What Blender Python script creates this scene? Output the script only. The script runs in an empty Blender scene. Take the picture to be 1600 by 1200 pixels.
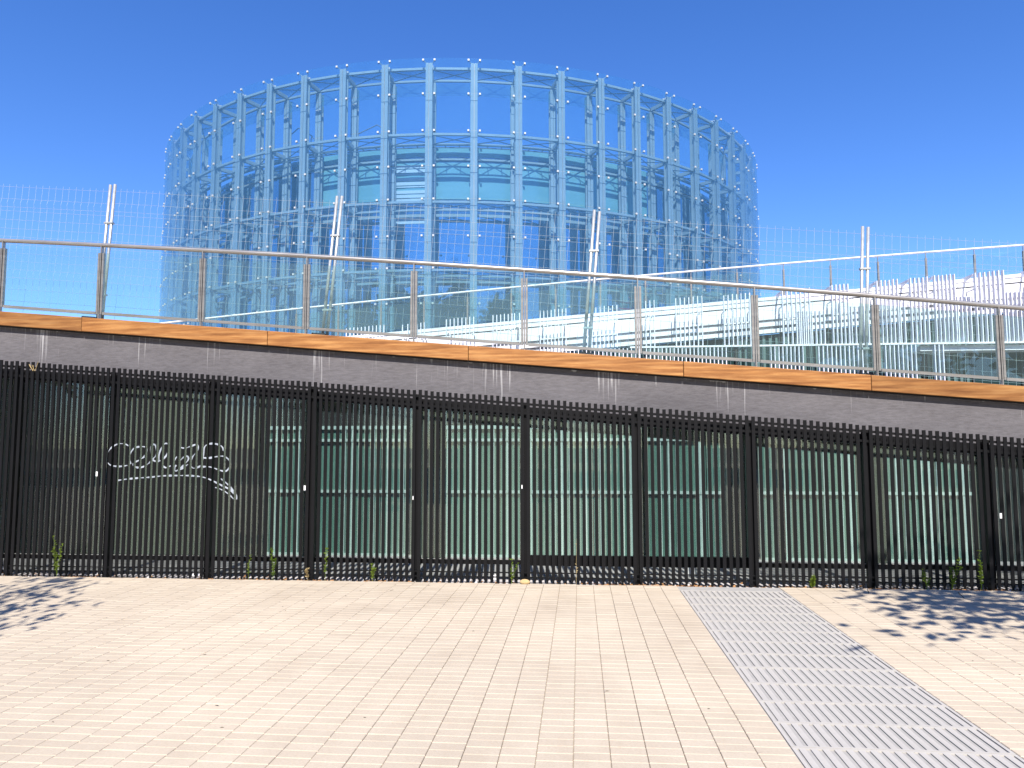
import bpy, math, random
from mathutils import Vector, Matrix
R = math.radians
rnd = random.Random(7)
scene = bpy.context.scene
C = scene.collection

# ------------------------------------------------------------------ camera
EYE = 1.62
F_PX, PITCH, ROLL, YAW = 1169.8, 0.08472, -0.00133, 0.08908
cam_d = bpy.data.cameras.new('camera')
cam = bpy.data.objects.new('camera', cam_d); C.objects.link(cam)
cam_d.sensor_width = 36.0; cam_d.lens = F_PX / 1600 * 36
cam_d.clip_start = 0.05; cam_d.clip_end = 6000
Fv = Vector((-math.sin(YAW) * math.cos(PITCH), math.cos(YAW) * math.cos(PITCH), math.sin(PITCH)))
R0 = Vector((math.cos(YAW), math.sin(YAW), 0)); U0 = R0.cross(Fv)
Rv = R0 * math.cos(ROLL) + U0 * math.sin(ROLL); Uv = -R0 * math.sin(ROLL) + U0 * math.cos(ROLL)
m = Matrix((Rv, Uv, -Fv)).transposed().to_4x4(); m.translation = (0, 0, EYE)
cam.matrix_world = m
scene.camera = cam

# ------------------------------------------------------------------ sky and sun
SUN_EL = 47.0
SUN_FROM = Vector((0.1, -1.0, 0)).normalized()            # the sun stands behind the camera
sun_vec = Vector((SUN_FROM.x * math.cos(R(SUN_EL)), SUN_FROM.y * math.cos(R(SUN_EL)), math.sin(R(SUN_EL))))
world = bpy.data.worlds.new("World"); scene.world = world; world.use_nodes = True
nt = world.node_tree; nt.nodes.clear()
wo = nt.nodes.new('ShaderNodeOutputWorld'); bg = nt.nodes.new('ShaderNodeBackground')
sky = nt.nodes.new('ShaderNodeTexSky'); sky.sky_type = 'NISHITA'; sky.sun_disc = False
sky.sun_elevation = R(SUN_EL); sky.sun_rotation = math.atan2(SUN_FROM.x, SUN_FROM.y)
sky.air_density = 1.0; sky.dust_density = 0.25; sky.ozone_density = 5.0; sky.altitude = 600
gam = nt.nodes.new('ShaderNodeHueSaturation'); gam.inputs['Saturation'].default_value = 1.22; gam.inputs['Hue'].default_value = .513
nt.links.new(sky.outputs[0], gam.inputs['Color']); nt.links.new(gam.outputs[0], bg.inputs[0])
bg.inputs[1].default_value = 0.119
nt.links.new(bg.outputs[0], wo.inputs[0])
sun_d = bpy.data.lights.new('sun', 'SUN'); sun = bpy.data.objects.new('sun', sun_d); C.objects.link(sun)
sun_d.energy = 4.2; sun_d.angle = R(0.53); sun_d.color = (1.0, 0.95, 0.88)
sun.rotation_euler = (-sun_vec).to_track_quat('-Z', 'Y').to_euler()
scene.view_settings.view_transform = 'Standard'; scene.view_settings.look = 'None'
scene.view_settings.exposure = 0.95; scene.view_settings.gamma = 1.0
scene.view_settings.use_curve_mapping = False
scene.render.engine = 'CYCLES'
scene.cycles.max_bounces = 14; scene.cycles.transparent_max_bounces = 40
scene.cycles.glossy_bounces = 5; scene.cycles.diffuse_bounces = 4; scene.cycles.transmission_bounces = 8
scene.cycles.caustics_reflective = False; scene.cycles.caustics_refractive = False

# ------------------------------------------------------------------ helpers
class MB:
    def __init__(s): s.v = []; s.f = []; s.mi = []; s.tone = []
    def add(s, pts, faces, mi=0, tone=0.5):
        b = len(s.v); s.v += [tuple(p) for p in pts]
        for f in faces: s.f.append(tuple(b + i for i in f)); s.mi.append(mi); s.tone.append(tone)
    def hexa(s, p, mi=0, tone=0.5):       # bottom ring of 4 then top ring of 4
        s.add(p, [(3, 2, 1, 0), (4, 5, 6, 7), (0, 1, 5, 4), (1, 2, 6, 5), (2, 3, 7, 6), (3, 0, 4, 7)], mi, tone)
    def box(s, x0, x1, y0, y1, z0, z1, mi=0, tone=0.5):
        s.hexa([(x0, y0, z0), (x1, y0, z0), (x1, y1, z0), (x0, y1, z0), (x0, y0, z1), (x1, y0, z1), (x1, y1, z1), (x0, y1, z1)], mi, tone)
    def slope(s, x0, x1, y0, y1, fb, ft, n=1, mi=0):   # a box whose bottom and top follow functions of x
        for i in range(n):
            a = x0 + (x1 - x0) * i / n; b = x0 + (x1 - x0) * (i + 1) / n
            s.hexa([(a, y0, fb(a)), (b, y0, fb(b)), (b, y1, fb(b)), (a, y1, fb(a)), (a, y0, ft(a)), (b, y0, ft(b)), (b, y1, ft(b)), (a, y1, ft(a))], mi)
    def bar(s, p, q, w, d=None, up=(0, 0, 1), mi=0):
        p = Vector(p); q = Vector(q); d = w if d is None else d
        t = (q - p).normalized(); u = Vector(up)
        if abs(t.dot(u)) > .98: u = Vector((0, 1, 0))
        a = t.cross(u).normalized() * w / 2; b = a.cross(t).normalized() * d / 2
        s.hexa([p - a - b, p + a - b, q + a - b, q - a - b, p - a + b, p + a + b, q + a + b, q - a + b], mi)
    def tube(s, pts, r, n=8, mi=0, cap=True):
        pts = [Vector(p) for p in pts]; rr = r if isinstance(r, (list, tuple)) else [r] * len(pts)
        b0 = len(s.v); u = None
        for i, p in enumerate(pts):
            t = (pts[min(i + 1, len(pts) - 1)] - pts[max(i - 1, 0)]).normalized()
            ref = Vector((0, 0, 1)) if abs(t.z) < .9 else Vector((0, 1, 0))
            a = t.cross(ref).normalized(); b = a.cross(t).normalized()
            for k in range(n):
                an = 2 * math.pi * k / n
                s.v.append(tuple(p + (a * math.cos(an) + b * math.sin(an)) * rr[i]))
        for i in range(len(pts) - 1):
            for k in range(n):
                k2 = (k + 1) % n
                s.f.append((b0 + i * n + k, b0 + i * n + k2, b0 + (i + 1) * n + k2, b0 + (i + 1) * n + k)); s.mi.append(mi); s.tone.append(.5)
        if cap:
            s.f.append(tuple(b0 + k for k in range(n))[::-1]); s.mi.append(mi); s.tone.append(.5)
            s.f.append(tuple(b0 + (len(pts) - 1) * n + k for k in range(n))); s.mi.append(mi); s.tone.append(.5)
    def mesh(s, name, mats, smooth=False, tone=False):
        me = bpy.data.meshes.new(name); me.from_pydata(s.v, [], s.f)
        for mm in (mats if isinstance(mats, list) else [mats]): me.materials.append(mm)
        if isinstance(mats, list): me.polygons.foreach_set('material_index', s.mi)
        if tone:
            at = me.attributes.new('tone', 'FLOAT', 'FACE'); at.data.foreach_set('value', s.tone)
        if smooth: me.polygons.foreach_set('use_smooth', [True] * len(s.f))
        me.update(); return me
    def build(s, name, mats, parent=None, smooth=False, tone=False, **kw):
        return link(name, s.mesh(name, mats, smooth, tone), parent, **kw)

def link(name, me, parent=None, loc=None, rot=None, **kw):
    o = bpy.data.objects.new(name, me); C.objects.link(o)
    if parent: o.parent = parent
    if loc is not None: o.location = loc
    if rot is not None: o.rotation_euler = rot
    for k, v in kw.items(): o[k] = v
    return o
def thing(name, label, cat, loc=(0, 0, 0), group=None):
    o = bpy.data.objects.new(name, None); C.objects.link(o); o.location = loc; o.empty_display_size = .2
    o['label'] = label; o['category'] = cat
    if group: o['group'] = group
    return o
def tag(o, label, cat, group=None):
    o['label'] = label; o['category'] = cat
    if group: o['group'] = group
    return o

# ------------------------------------------------------------------ materials
def mat(name):
    mt = bpy.data.materials.new(name); mt.use_nodes = True; n = mt.node_tree; n.nodes.clear()
    out = n.nodes.new('ShaderNodeOutputMaterial'); return mt, n, out
def N(n, t, **kw):
    x = n.nodes.new(t)
    for k, v in kw.items():
        if k in x.inputs: x.inputs[k].default_value = v
        else: setattr(x, k, v)
    return x
def L(n, a, b): n.links.new(a, b)
def ramp(n, fac, stops):
    r = n.nodes.new('ShaderNodeValToRGB'); e = r.color_ramp.elements
    while len(e) > len(stops): e.remove(e[-1])
    while len(e) < len(stops): e.new(1)
    for i, (p, c) in enumerate(stops): e[i].position = p; e[i].color = (*c, 1) if len(c) == 3 else c
    L(n, fac, r.inputs[0]); return r
def mix(n, fac, a, b, mode='MIX'):
    x = n.nodes.new('ShaderNodeMix'); x.data_type = 'RGBA'; x.blend_type = mode
    for sock, v in ((x.inputs[0], fac), (x.inputs[6], a), (x.inputs[7], b)):
        if hasattr(v, 'links') or hasattr(v, 'is_linked'): L(n, v, sock)
        elif isinstance(v, (int, float)): sock.default_value = v
        else: sock.default_value = (*v, 1)
    return x.outputs[2]
def noise(n, scale, detail=4, rough=.55, vec=None, stretch=None, coord='Object'):
    tc = n.nodes.new('ShaderNodeTexCoord'); src = vec or tc.outputs[coord]
    if stretch:
        mp = n.nodes.new('ShaderNodeMapping'); mp.inputs['Scale'].default_value = stretch; L(n, src, mp.inputs[0]); src = mp.outputs[0]
    x = N(n, 'ShaderNodeTexNoise', Scale=scale, Detail=detail, Roughness=rough); L(n, src, x.inputs['Vector']); return x.outputs['Fac']
def bsdf(n, out, col, rough=.5, metal=0, spec=.5, bump=None, bstr=.2, bdist=.01):
    b = N(n, 'ShaderNodeBsdfPrincipled', Roughness=rough, Metallic=metal)
    b.inputs['Specular IOR Level'].default_value = spec
    if hasattr(col, 'links'): L(n, col, b.inputs['Base Color'])
    else: b.inputs['Base Color'].default_value = (*col, 1)
    if bump is not None:
        bp = N(n, 'ShaderNodeBump', Strength=bstr, Distance=bdist); L(n, bump, bp.inputs['Height']); L(n, bp.outputs[0], b.inputs['Normal'])
    L(n, b.outputs[0], out.inputs[0]); return b
def simple(name, c1, c2=None, scale=6, rough=.5, metal=0, spec=.5, bstr=.1, stretch=None):
    mt, n, out = mat(name)
    c2 = c2 or tuple(x * .8 for x in c1)
    f = noise(n, scale, 5, .6, stretch=stretch)
    r = ramp(n, f, [(.3, c2), (.7, c1)])
    bsdf(n, out, r.outputs[0], rough, metal, spec, noise(n, scale * 9, 3), bstr, .004)
    return mt
def schlick(n, f0, f1, p=5):
    lw = N(n, 'ShaderNodeLayerWeight', Blend=.5)
    pw = N(n, 'ShaderNodeMath', operation='POWER'); pw.inputs[1].default_value = p; L(n, lw.outputs['Facing'], pw.inputs[0])
    ma = N(n, 'ShaderNodeMath', operation='MULTIPLY_ADD', use_clamp=True); ma.inputs[1].default_value = f1; ma.inputs[2].default_value = f0
    L(n, pw.outputs[0], ma.inputs[0]); return ma
def glassy(name, tint, film=(.55, .7, .8), film_amt=.06, rough=.0, ior=1.5, film_scale=1.5, refl=1.0, graze=0.0):
    """a pane: sees through with a tint, mirrors by fresnel, carries a thin film of dust and painted-in haze"""
    mt, n, out = mat(name)
    tr = N(n, 'ShaderNodeBsdfTransparent', Color=(*tint, 1))
    gl = N(n, 'ShaderNodeBsdfGlossy', Roughness=rough, Color=(.95, 1, 1, 1))
    ml = schlick(n, .045 * refl, .95 * refl)
    m1 = N(n, 'ShaderNodeMixShader'); L(n, ml.outputs[0], m1.inputs[0]); L(n, tr.outputs[0], m1.inputs[1]); L(n, gl.outputs[0], m1.inputs[2])
    df = N(n, 'ShaderNodeBsdfDiffuse', Color=(*film, 1))  # diffuse film: dust, plus haze put into the colour
    nz = noise(n, film_scale, 5, .65, stretch=(1, 1, .35))
    mr = N(n, 'ShaderNodeMapRange'); mr.inputs[1].default_value = .3; mr.inputs[2].default_value = .75
    mr.inputs[3].default_value = film_amt * .75; mr.inputs[4].default_value = film_amt * 1.3; L(n, nz, mr.inputs[0])
    gz = schlick(n, 0.0, graze, 2.2); ad2 = N(n, 'ShaderNodeMath', operation='ADD', use_clamp=True); L(n, mr.outputs[0], ad2.inputs[0]); L(n, gz.outputs[0], ad2.inputs[1]); mr = ad2
    m2 = N(n, 'ShaderNodeMixShader'); L(n, mr.outputs[0], m2.inputs[0]); L(n, m1.outputs[0], m2.inputs[1]); L(n, df.outputs[0], m2.inputs[2])
    L(n, m2.outputs[0], out.inputs[0]); return mt

def paver_mat():
    mt, n, out = mat('clay_paver')
    at = N(n, 'ShaderNodeAttribute', attribute_name='tone')
    r = ramp(n, at.outputs['Fac'], [(0, (.485, .41, .315)), (.5, (.508, .432, .333)), (1, (.53, .455, .352))])
    g = N(n, 'ShaderNodeNewGeometry')
    big = noise(n, .55, 5, .6, vec=g.outputs['Position'])
    rb = ramp(n, big, [(.3, (.88, .87, .86)), (.7, (1.08, 1.07, 1.05))])
    c = mix(n, 1.0, r.outputs[0], rb.outputs[0], 'MULTIPLY')
    fine = noise(n, 60, 4, .7, vec=g.outputs['Position'])
    c = mix(n, .35, c, ramp(n, fine, [(.3, (.75, .73, .7)), (.6, (1.06, 1.06, 1.06))]).outputs[0], 'MULTIPLY')
    dirt = noise(n, 1.7, 6, .7, vec=g.outputs['Position'], stretch=(1, .6, 1))
    c = mix(n, .8, c, ramp(n, dirt, [(.32, (.90, .885, .87)), (.55, (1.02, 1.02, 1.02))]).outputs[0], 'MULTIPLY')
    # scattered dark stains and droppings
    st = noise(n, 7.0, 2, .5, vec=g.outputs['Position'], stretch=(1, 2.2, 1))
    sr = ramp(n, st, [(.74, (0, 0, 0)), (.80, (1, 1, 1))])
    sm_ = N(n, 'ShaderNodeMath', operation='MULTIPLY'); sm_.inputs[1].default_value = .6; L(n, sr.outputs[0], sm_.inputs[0]); c = mix(n, sm_.outputs[0], c, (.33, .27, .21))
    bsdf(n, out, c, .78, 0, .35, fine, .25, .003)
    return mt
def paver_base_mat():
    mt, n, out = mat('paving_joint_sand')
    g = N(n, 'ShaderNodeNewGeometry')
    f = noise(n, 30, 5, .6, vec=g.outputs['Position'])
    r = ramp(n, f, [(.3, (.44, .37, .29)), (.7, (.54, .46, .36))])
    bsdf(n, out, r.outputs[0], .9, 0, .2, f, .4, .004); return mt
def concrete_mat():
    mt, n, out = mat('stained_render')
    uv = N(n, 'ShaderNodeUVMap'); sep = N(n, 'ShaderNodeSeparateXYZ'); L(n, uv.outputs[0], sep.inputs[0])
    g = N(n, 'ShaderNodeNewGeometry')
    base = ramp(n, noise(n, 1.1, 6, .6, vec=g.outputs['Position'], stretch=(1, 1, 2)), [(.3, (.112, .104, .109)), (.7, (.150, .140, .146))]).outputs[0]
    grain = noise(n, 28, 6, .75, vec=g.outputs['Position'], stretch=(.35, 1, 1.6))
    base = mix(n, .6, base, ramp(n, grain, [(.33, (.62, .6, .6)), (.62, (1.15, 1.15, 1.15))]).outputs[0], 'MULTIPLY')
    # white lime runs below the timber edge: u = metres along, v = metres below the edge
    def streak(sx, thr, depth, seed):
        cx = N(n, 'ShaderNodeCombineXYZ'); L(n, sep.outputs[0], cx.inputs[0])
        ad = N(n, 'ShaderNodeMath', operation='MULTIPLY'); ad.inputs[1].default_value = .02; L(n, sep.outputs[1], ad.inputs[0])
        L(n, ad.outputs[0], cx.inputs[1]); cx.inputs[2].default_value = seed
        a = N(n, 'ShaderNodeTexNoise', Scale=sx, Detail=3, Roughness=.6); L(n, cx.outputs[0], a.inputs['Vector'])
        cl = N(n, 'ShaderNodeTexNoise', Scale=1.3, Detail=2); 
        c2 = N(n, 'ShaderNodeCombineXYZ'); L(n, sep.outputs[0], c2.inputs[0]); c2.inputs[2].default_value = seed + 3; L(n, c2.outputs[0], cl.inputs['Vector'])
        # threshold rises with depth, falls where cluster noise is high
        t1 = N(n, 'ShaderNodeMath', operation='MULTIPLY_ADD'); t1.inputs[1].default_value = depth; t1.inputs[2].default_value = thr; L(n, sep.outputs[1], t1.inputs[0])
        t2 = N(n, 'ShaderNodeMath', operation='MULTIPLY_ADD'); t2.inputs[1].default_value = -.85; t2.inputs[2].default_value = .425; L(n, cl.outputs['Fac'], t2.inputs[0])
        t3 = N(n, 'ShaderNodeMath', operation='ADD'); L(n, t1.outputs[0], t3.inputs[0]); L(n, t2.outputs[0], t3.inputs[1])
        sb = N(n, 'ShaderNodeMath', operation='SUBTRACT'); L(n, a.outputs['Fac'], sb.inputs[0]); L(n, t3.outputs[0], sb.inputs[1])
        ml = N(n, 'ShaderNodeMath', operation='MULTIPLY', use_clamp=True); ml.inputs[1].default_value = 9; L(n, sb.outputs[0], ml.inputs[0])
        return ml.outputs[0]
    s1 = streak(30, .575, .32, 22.4); s2 = streak(13, .655, .75, 40.3)
    s3 = streak(6, .56, 4.5, 11.1)
    c = mix(n, s3, base, (.50, .49, .47))
    c = mix(n, s1, c, (.36, .35, .35))
    c = mix(n, s2, c, (.62, .61, .59))
    bsdf(n, out, c, .85, 0, .3, grain, .5, .006)
    return mt
def wood_mat():
    mt, n, out = mat('oiled_timber')
    tc = N(n, 'ShaderNodeTexCoord'); oi = N(n, 'ShaderNodeObjectInfo')
    ad = N(n, 'ShaderNodeVectorMath', operation='ADD'); L(n, tc.outputs['Object'], ad.inputs[0])
    cx = N(n, 'ShaderNodeCombineXYZ'); mu = N(n, 'ShaderNodeMath', operation='MULTIPLY'); mu.inputs[1].default_value = 37; L(n, oi.outputs['Random'], mu.inputs[0])
    L(n, mu.outputs[0], cx.inputs[0]); L(n, mu.outputs[0], cx.inputs[2]); L(n, cx.outputs[0], ad.inputs[1])
    gr = noise(n, 3.0, 6, .62, vec=ad.outputs[0], stretch=(.5, 1, 7.5))
    w = N(n, 'ShaderNodeTexWave', Scale=1.2, Distortion=9, Detail=3); w.bands_direction = 'Z'
    mp = N(n, 'ShaderNodeMapping'); mp.inputs['Scale'].default_value = (.45, 1, 4); L(n, ad.outputs[0], mp.inputs[0]); L(n, mp.outputs[0], w.inputs[0])
    r = ramp(n, gr, [(.3, (.17, .062, .016)), (.5, (.32, .145, .045)), (.68, (.46, .245, .09))])
    c = mix(n, .35, r.outputs[0], ramp(n, w.outputs['Fac'], [(.2, (.6, .5, .42)), (.8, (1.15, 1.1, 1.0))]).outputs[0], 'MULTIPLY')
    rr = ramp(n, oi.outputs['Random'], [(0, (.85, .85, .85)), (1, (1.2, 1.15, 1.1))])
    c = mix(n, 1, c, rr.outputs[0], 'MULTIPLY')
    bsdf(n, out, c, .55, 0, .3, gr, .3, .004); return mt
def leaf_mat(name, a, b):
    mt, n, out = mat(name)
    g = N(n, 'ShaderNodeNewGeometry')
    r = ramp(n, noise(n, 2.2, 3, .6, vec=g.outputs['Position']), [(.3, a), (.7, b)])
    d = N(n, 'ShaderNodeBsdfDiffuse'); t = N(n, 'ShaderNodeBsdfTranslucent'); L(n, r.outputs[0], d.inputs[0]); L(n, r.outputs[0], t.inputs[0])
    mx = N(n, 'ShaderNodeMixShader'); mx.inputs[0].default_value = .3; L(n, d.outputs[0], mx.inputs[1]); L(n, t.outputs[0], mx.inputs[2])
    L(n, mx.outputs[0], out.inputs[0]); return mt

M = {}
M['paver'] = paver_mat(); M['base'] = paver_base_mat(); M['render'] = concrete_mat(); M['wood'] = wood_mat()
M['black'] = simple('black_painted_steel', (.006, .0055, .0065), (.004, .004, .0045), 5, .5, 0, .2, .05)
M['dark_void'] = simple('dark_shade_lining', (.012, .013, .013), None, 3, .8)
M['steel'] = simple('brushed_stainless', (.44, .415, .385), (.30, .28, .26), 2.5, .34, .6, .5, .03, (1, 1, 8))
M['galv'] = simple('galvanised_tube', (.58, .58, .56), (.40, .41, .41), 14, .45, .6, .5, .08)
M['wire'] = simple('galvanised_wire', (.52, .58, .58), (.4, .45, .46), 20, .5, .3)
M['white'] = simple('white_painted_metal', (.80, .79, .80), (.70, .69, .71), 1.5, .5, 0, .4, .03)
M['white_fin'] = simple('white_painted_fin', (.84, .83, .88), (.76, .75, .82), 1.5, .5, 0, .4, .03)
M['white_shade'] = simple('shadow_gap', (.30, .30, .33), None, 2, .7)
M['tower_paint'] = simple('pale_grey_steel_paint', (.52, .505, .50), (.43, .42, .42), 1.2, .45, 0, .4, .03)
M['tower_dark'] = simple('grey_steel_brace', (.16, .18, .22), (.11, .13, .17), 2, .5)
M['clip'] = simple('white_glass_clamp', (.55, .57, .58), None, 3, .4)
M['grate'] = simple('worn_galvanised_grating', (.475, .445, .40), (.40, .375, .34), 5, .7, 0, .2, .15)
M['trough'] = simple('dusty_drain_bed', (.39, .37, .34), (.32, .305, .28), 9, .85)
M['teal'] = simple('pale_green_glass_cladding', (.10, .215, .18), (.06, .14, .115), .9, .3, 0, .6, .05, (1, 1, .3))
M['teal_bar'] = simple('pale_green_frame', (.36, .50, .46), None, 2, .5)
M['court'] = simple('court_concrete', (.42, .41, .39), (.33, .32, .31), 1.4, .85)
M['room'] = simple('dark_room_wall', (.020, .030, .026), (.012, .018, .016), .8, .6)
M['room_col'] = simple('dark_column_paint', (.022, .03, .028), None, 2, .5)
M['gravel'] = simple('pale_dusty_ground', (.60, .57, .58), (.44, .42, .42), 22, .95, 0, .2, .8)
M['glass_front'] = glassy('green_front_glass', (.92, .96, .945), (.32, .39, .32), .15, .0, 1.5, 1.2, 1.6)
M['glass_rail'] = glassy('railing_glass', (.86, .955, .95), (.6, .72, .74), .035, .0, 1.5, 1.0, .8)
M['glass_tower'] = glassy('tower_outer_glass', (.78, .90, .965), (.12, .31, .52), .10, .0, 1.5, .35, 1.0, .14)  # blue film paints in the haze of reflected sky
M['glass_edge'] = glassy('tower_parapet_glass', (.78, .90, .97), (.26, .42, .52), .16, .0, 1.5, .5, .6)
M['glass_far'] = simple('dark_green_window', (.022, .05, .05), (.014, .03, .032), .6, .08, 0, .7, 0)
M['leaf'] = leaf_mat('plane_leaves', (.035, .07, .014), (.075, .125, .03))
M['leaf_dark'] = leaf_mat('far_leaves', (.018, .036, .012), (.05, .08, .024))
M['weed'] = leaf_mat('weed_leaves', (.10, .17, .02), (.24, .30, .05))
M['dry'] = simple('dry_straw', (.45, .34, .16), (.30, .22, .10), 12, .9)
M['litter'] = simple('dead_leaves', (.42, .22, .09), (.24, .12, .05), 6, .9)
M['paper'] = simple('white_paper', (.82, .81, .82), (.74, .73, .76), 3, .8)
M['bark'] = simple('grey_bark', (.14, .11, .08), (.07, .055, .04), 9, .95, 0, .2, .9, (1, 1, .2))
M['tag'] = simple('pale_spray_paint', (.42, .45, .50), (.24, .27, .31), 9, .7)
M['sticker'] = simple('white_sticker', (.85, .85, .84), None, 4, .6)
M['stone'] = simple('tan_stone', (.55, .40, .20), (.42, .30, .15), 14, .9, 0, .2, .5)
M['red'] = simple('faded_red_paint', (.62, .06, .06), (.5, .05, .06), 3, .5)
M['foot'] = simple('dark_rubber_foot', (.03, .03, .035), None, 5, .8)
M['twig'] = simple('dark_twig', (.07, .05, .035), None, 9, .9)
M['ground'] = simple('dry_ground', (.22, .19, .14), (.15, .13, .10), .2, .95)
def drum_mat(name, teal1, teal2, refl, rough):
    mt, n, out = mat(name)
    g = N(n, 'ShaderNodeNewGeometry')
    r = ramp(n, noise(n, .35, 4, .6, vec=g.outputs['Position'], stretch=(1, 1, 3)), [(.3, teal2), (.7, teal1)])
    d = N(n, 'ShaderNodeBsdfDiffuse'); L(n, r.outputs[0], d.inputs[0])
    gl = N(n, 'ShaderNodeBsdfGlossy', Roughness=rough, Color=(.85, .95, 1, 1))
    ad = schlick(n, refl, 1 - refl)
    mx = N(n, 'ShaderNodeMixShader'); L(n, ad.outputs[0], mx.inputs[0]); L(n, d.outputs[0], mx.inputs[1]); L(n, gl.outputs[0], mx.inputs[2])
    L(n, mx.outputs[0], out.inputs[0]); return mt
M['drum_teal'] = drum_mat('drum_lit_teal_panel', (.34, .54, .53), (.24, .44, .46), .08, .06)
M['drum_blue'] = drum_mat('drum_mirror_glass', (.02, .05, .10), (.012, .035, .07), .62, .015)
M['drum_dark'] = drum_mat('drum_slab_edge', (.03, .07, .14), (.025, .06, .12), .35, .1)

# ------------------------------------------------------------------ geometry of the sloping deck (metres)
YF = 9.19                     # front face of the fence slats
YW = 9.49                     # face of the rendered wall
YG = 10.40                    # end of the gravel strip
YP2 = 9.36                    # glazing right behind the fence
def T(x): return 2.80 - .0866 * x                                    # top of the timber edge
def S(x):                                                            # top of the slats
    d = x + .82; return 2.24 - .0837 * d - .00062 * d * d
def Hr(x):                                                           # top of the handrail
    xc = max(-9.5, min(7.5, x)); d = xc + .85
    return 3.965 - .0908 * d - .00156 * d * d + (x - xc) * (-.0908 - .00312 * d)
XL, XR = -13.4, 9.6

# ------------------------------------------------------------------ ground
g = MB(); g.add([(-2500, -2500, -1.05), (2500, -2500, -1.05), (2500, 2500, -1.05), (-2500, 2500, -1.05)], [(0, 1, 2, 3)])
g.build('ground', M['ground'], kind='structure')
TX0, TX1 = 1.125, 2.295       # drain grating between these x
YP = 9.10                     # far edge of the paving
pv = MB()
def base_sheet(x0, x1, y0, y1): pv.box(x0, x1, y0, y1, -1.0, -.012)
base_sheet(-60, TX0, -60, YP); base_sheet(TX1, 60, -60, YP); base_sheet(TX0, TX1, -60, 1.6)
pave = pv.build('pavement', M['base'], kind='structure')
tb = MB(); tb.box(TX0, TX1, 1.6, YP, -1.0, -.0085)
tb.build('drain_bed', M['trough'], kind='structure')
gs = MB(); gs.box(-60, 60, YP, YG + .40, -1.0, -.03)
gs.build('gravel_strip', M['gravel'], kind='structure')

# pavers: columns run away from the camera, each column with its own offset
JX, PW, PL, GAP, CH = .195, .195, .0985, .0025, .0042
def paver(mb, x0, x1, y0, y1, z, tone):
    c = CH
    p = [(x0, y0, z - .012), (x1, y0, z - .012), (x1, y1, z - .012), (x0, y1, z - .012),
         (x0, y0, z - c), (x1, y0, z - c), (x1, y1, z - c), (x0, y1, z - c),
         (x0 + c * .6, y0 + c, z), (x1 - c * .6, y0 + c, z), (x1 - c * .6, y1 - c, z), (x0 + c * .6, y1 - c, z)]
    mb.add(p, [(8, 9, 10, 11), (4, 5, 9, 8), (5, 6, 10, 9), (6, 7, 11, 10), (7, 4, 8, 11), (0, 1, 5, 4), (1, 2, 6, 5), (2, 3, 7, 6), (3, 0, 4, 7)], 0, tone)
tones = [.12, .3, .42, .5, .58, .7, .88]
pm = []
for t in tones:
    mb = MB(); paver(mb, -PW / 2 + GAP / 2, PW / 2 - GAP / 2, -PL / 2 + GAP / 2, PL / 2 - GAP / 2, 0, t); pm.append(mb.mesh('paver', M['paver'], tone=True))
def px_of(x, y, z):
    v = Vector((x, y, z - EYE)); d = v.dot(Fv); return 800 + F_PX * v.dot(Rv) / d, 600 - F_PX * v.dot(Uv) / d
rest = MB(); cand = []
for k in range(-58, 49):
    xc = -.24 + JX * k + JX / 2
    if TX0 < xc < TX1: continue
    off = rnd.random() * PL
    y = 2.2 + off
    shift = 0
    while y + PL < YP:
        tone = tones[min(6, max(0, int(rnd.gauss(3.2, 1.5))))]
        dz = rnd.uniform(-.0012, .0012)
        cy = y + PL / 2; u, v = px_of(xc, cy, 0) if cy > .5 else (9999, 9999)
        if 0 < u < 1600 and v < 1196: cand.append((cy * cy + xc * xc, xc, cy, tone, dz))
        else: paver(rest, xc - PW / 2 + GAP / 2, xc + PW / 2 - GAP / 2, y + GAP / 2, y + PL - GAP / 2, dz, tone)
        y += PL
    yl = YP - y
    if yl > .03: paver(rest, xc - PW / 2 + GAP / 2, xc + PW / 2 - GAP / 2, y + GAP / 2, YP - GAP, 0, .5)
cand.sort()
for i, (d, xc, cy, tone, dz) in enumerate(cand):
    if i < 300: link('paver', pm[tones.index(tone)], pave, (xc, cy, dz), (0, 0, rnd.uniform(-.004, .004)))
    else: paver(rest, xc - PW / 2 + GAP / 2, xc + PW / 2 - GAP / 2, cy - PL / 2 + GAP / 2, cy + PL / 2 - GAP / 2, dz, tone)
rest.build('pavers', M['paver'], pave, tone=True, kind='stuff')

# drain grating: rows of slotted steel panels
dg = thing('drain_grating', 'long grey slotted steel drain grating crossing the paving towards the fence', 'grating', (TX0, 1.7, 0))
fr = MB(); W = TX1 - TX0 - .012; D = .367
fr.box(0, W, 0, .014, -.008, 0); fr.box(0, W, D - .014, D, -.008, 0)
fr.box(0, .02, .014, D - .014, -.008, -.0005); fr.box(W - .02, W, .014, D - .014, -.008, -.0005)
frame_me = fr.mesh('grate_panel', M['grate'])
bm_ = MB(); bm_.box(-.0175, .0175, .014, D - .014, -.008, -.001); bar_me = bm_.mesh('bar', M['grate'])
rows = 19
for r_ in range(rows + 1):
    y0 = 4.21 + .3745 * (r_ - 6.66)
    if y0 + D > YP - .0: continue
    p = link('grate_panel', frame_me, dg, (.006, y0 - 1.7, rnd.uniform(-.0004, .001)))
    for b in range(18):
        if r_ < 13: link('bar', bar_me, p, (.02 + .0325 + b * (W - .04 - .065) / 17, 0, 0))
    if r_ >= 13:
        j = MB()
        for b in range(18):
            xx = .02 + .0325 + b * (W - .04 - .065) / 17
            j.box(xx - .0175, xx + .0175, .014, D - .014, -.008, -.001)
        j.build('bars', M['grate'], p, kind='stuff')

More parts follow.
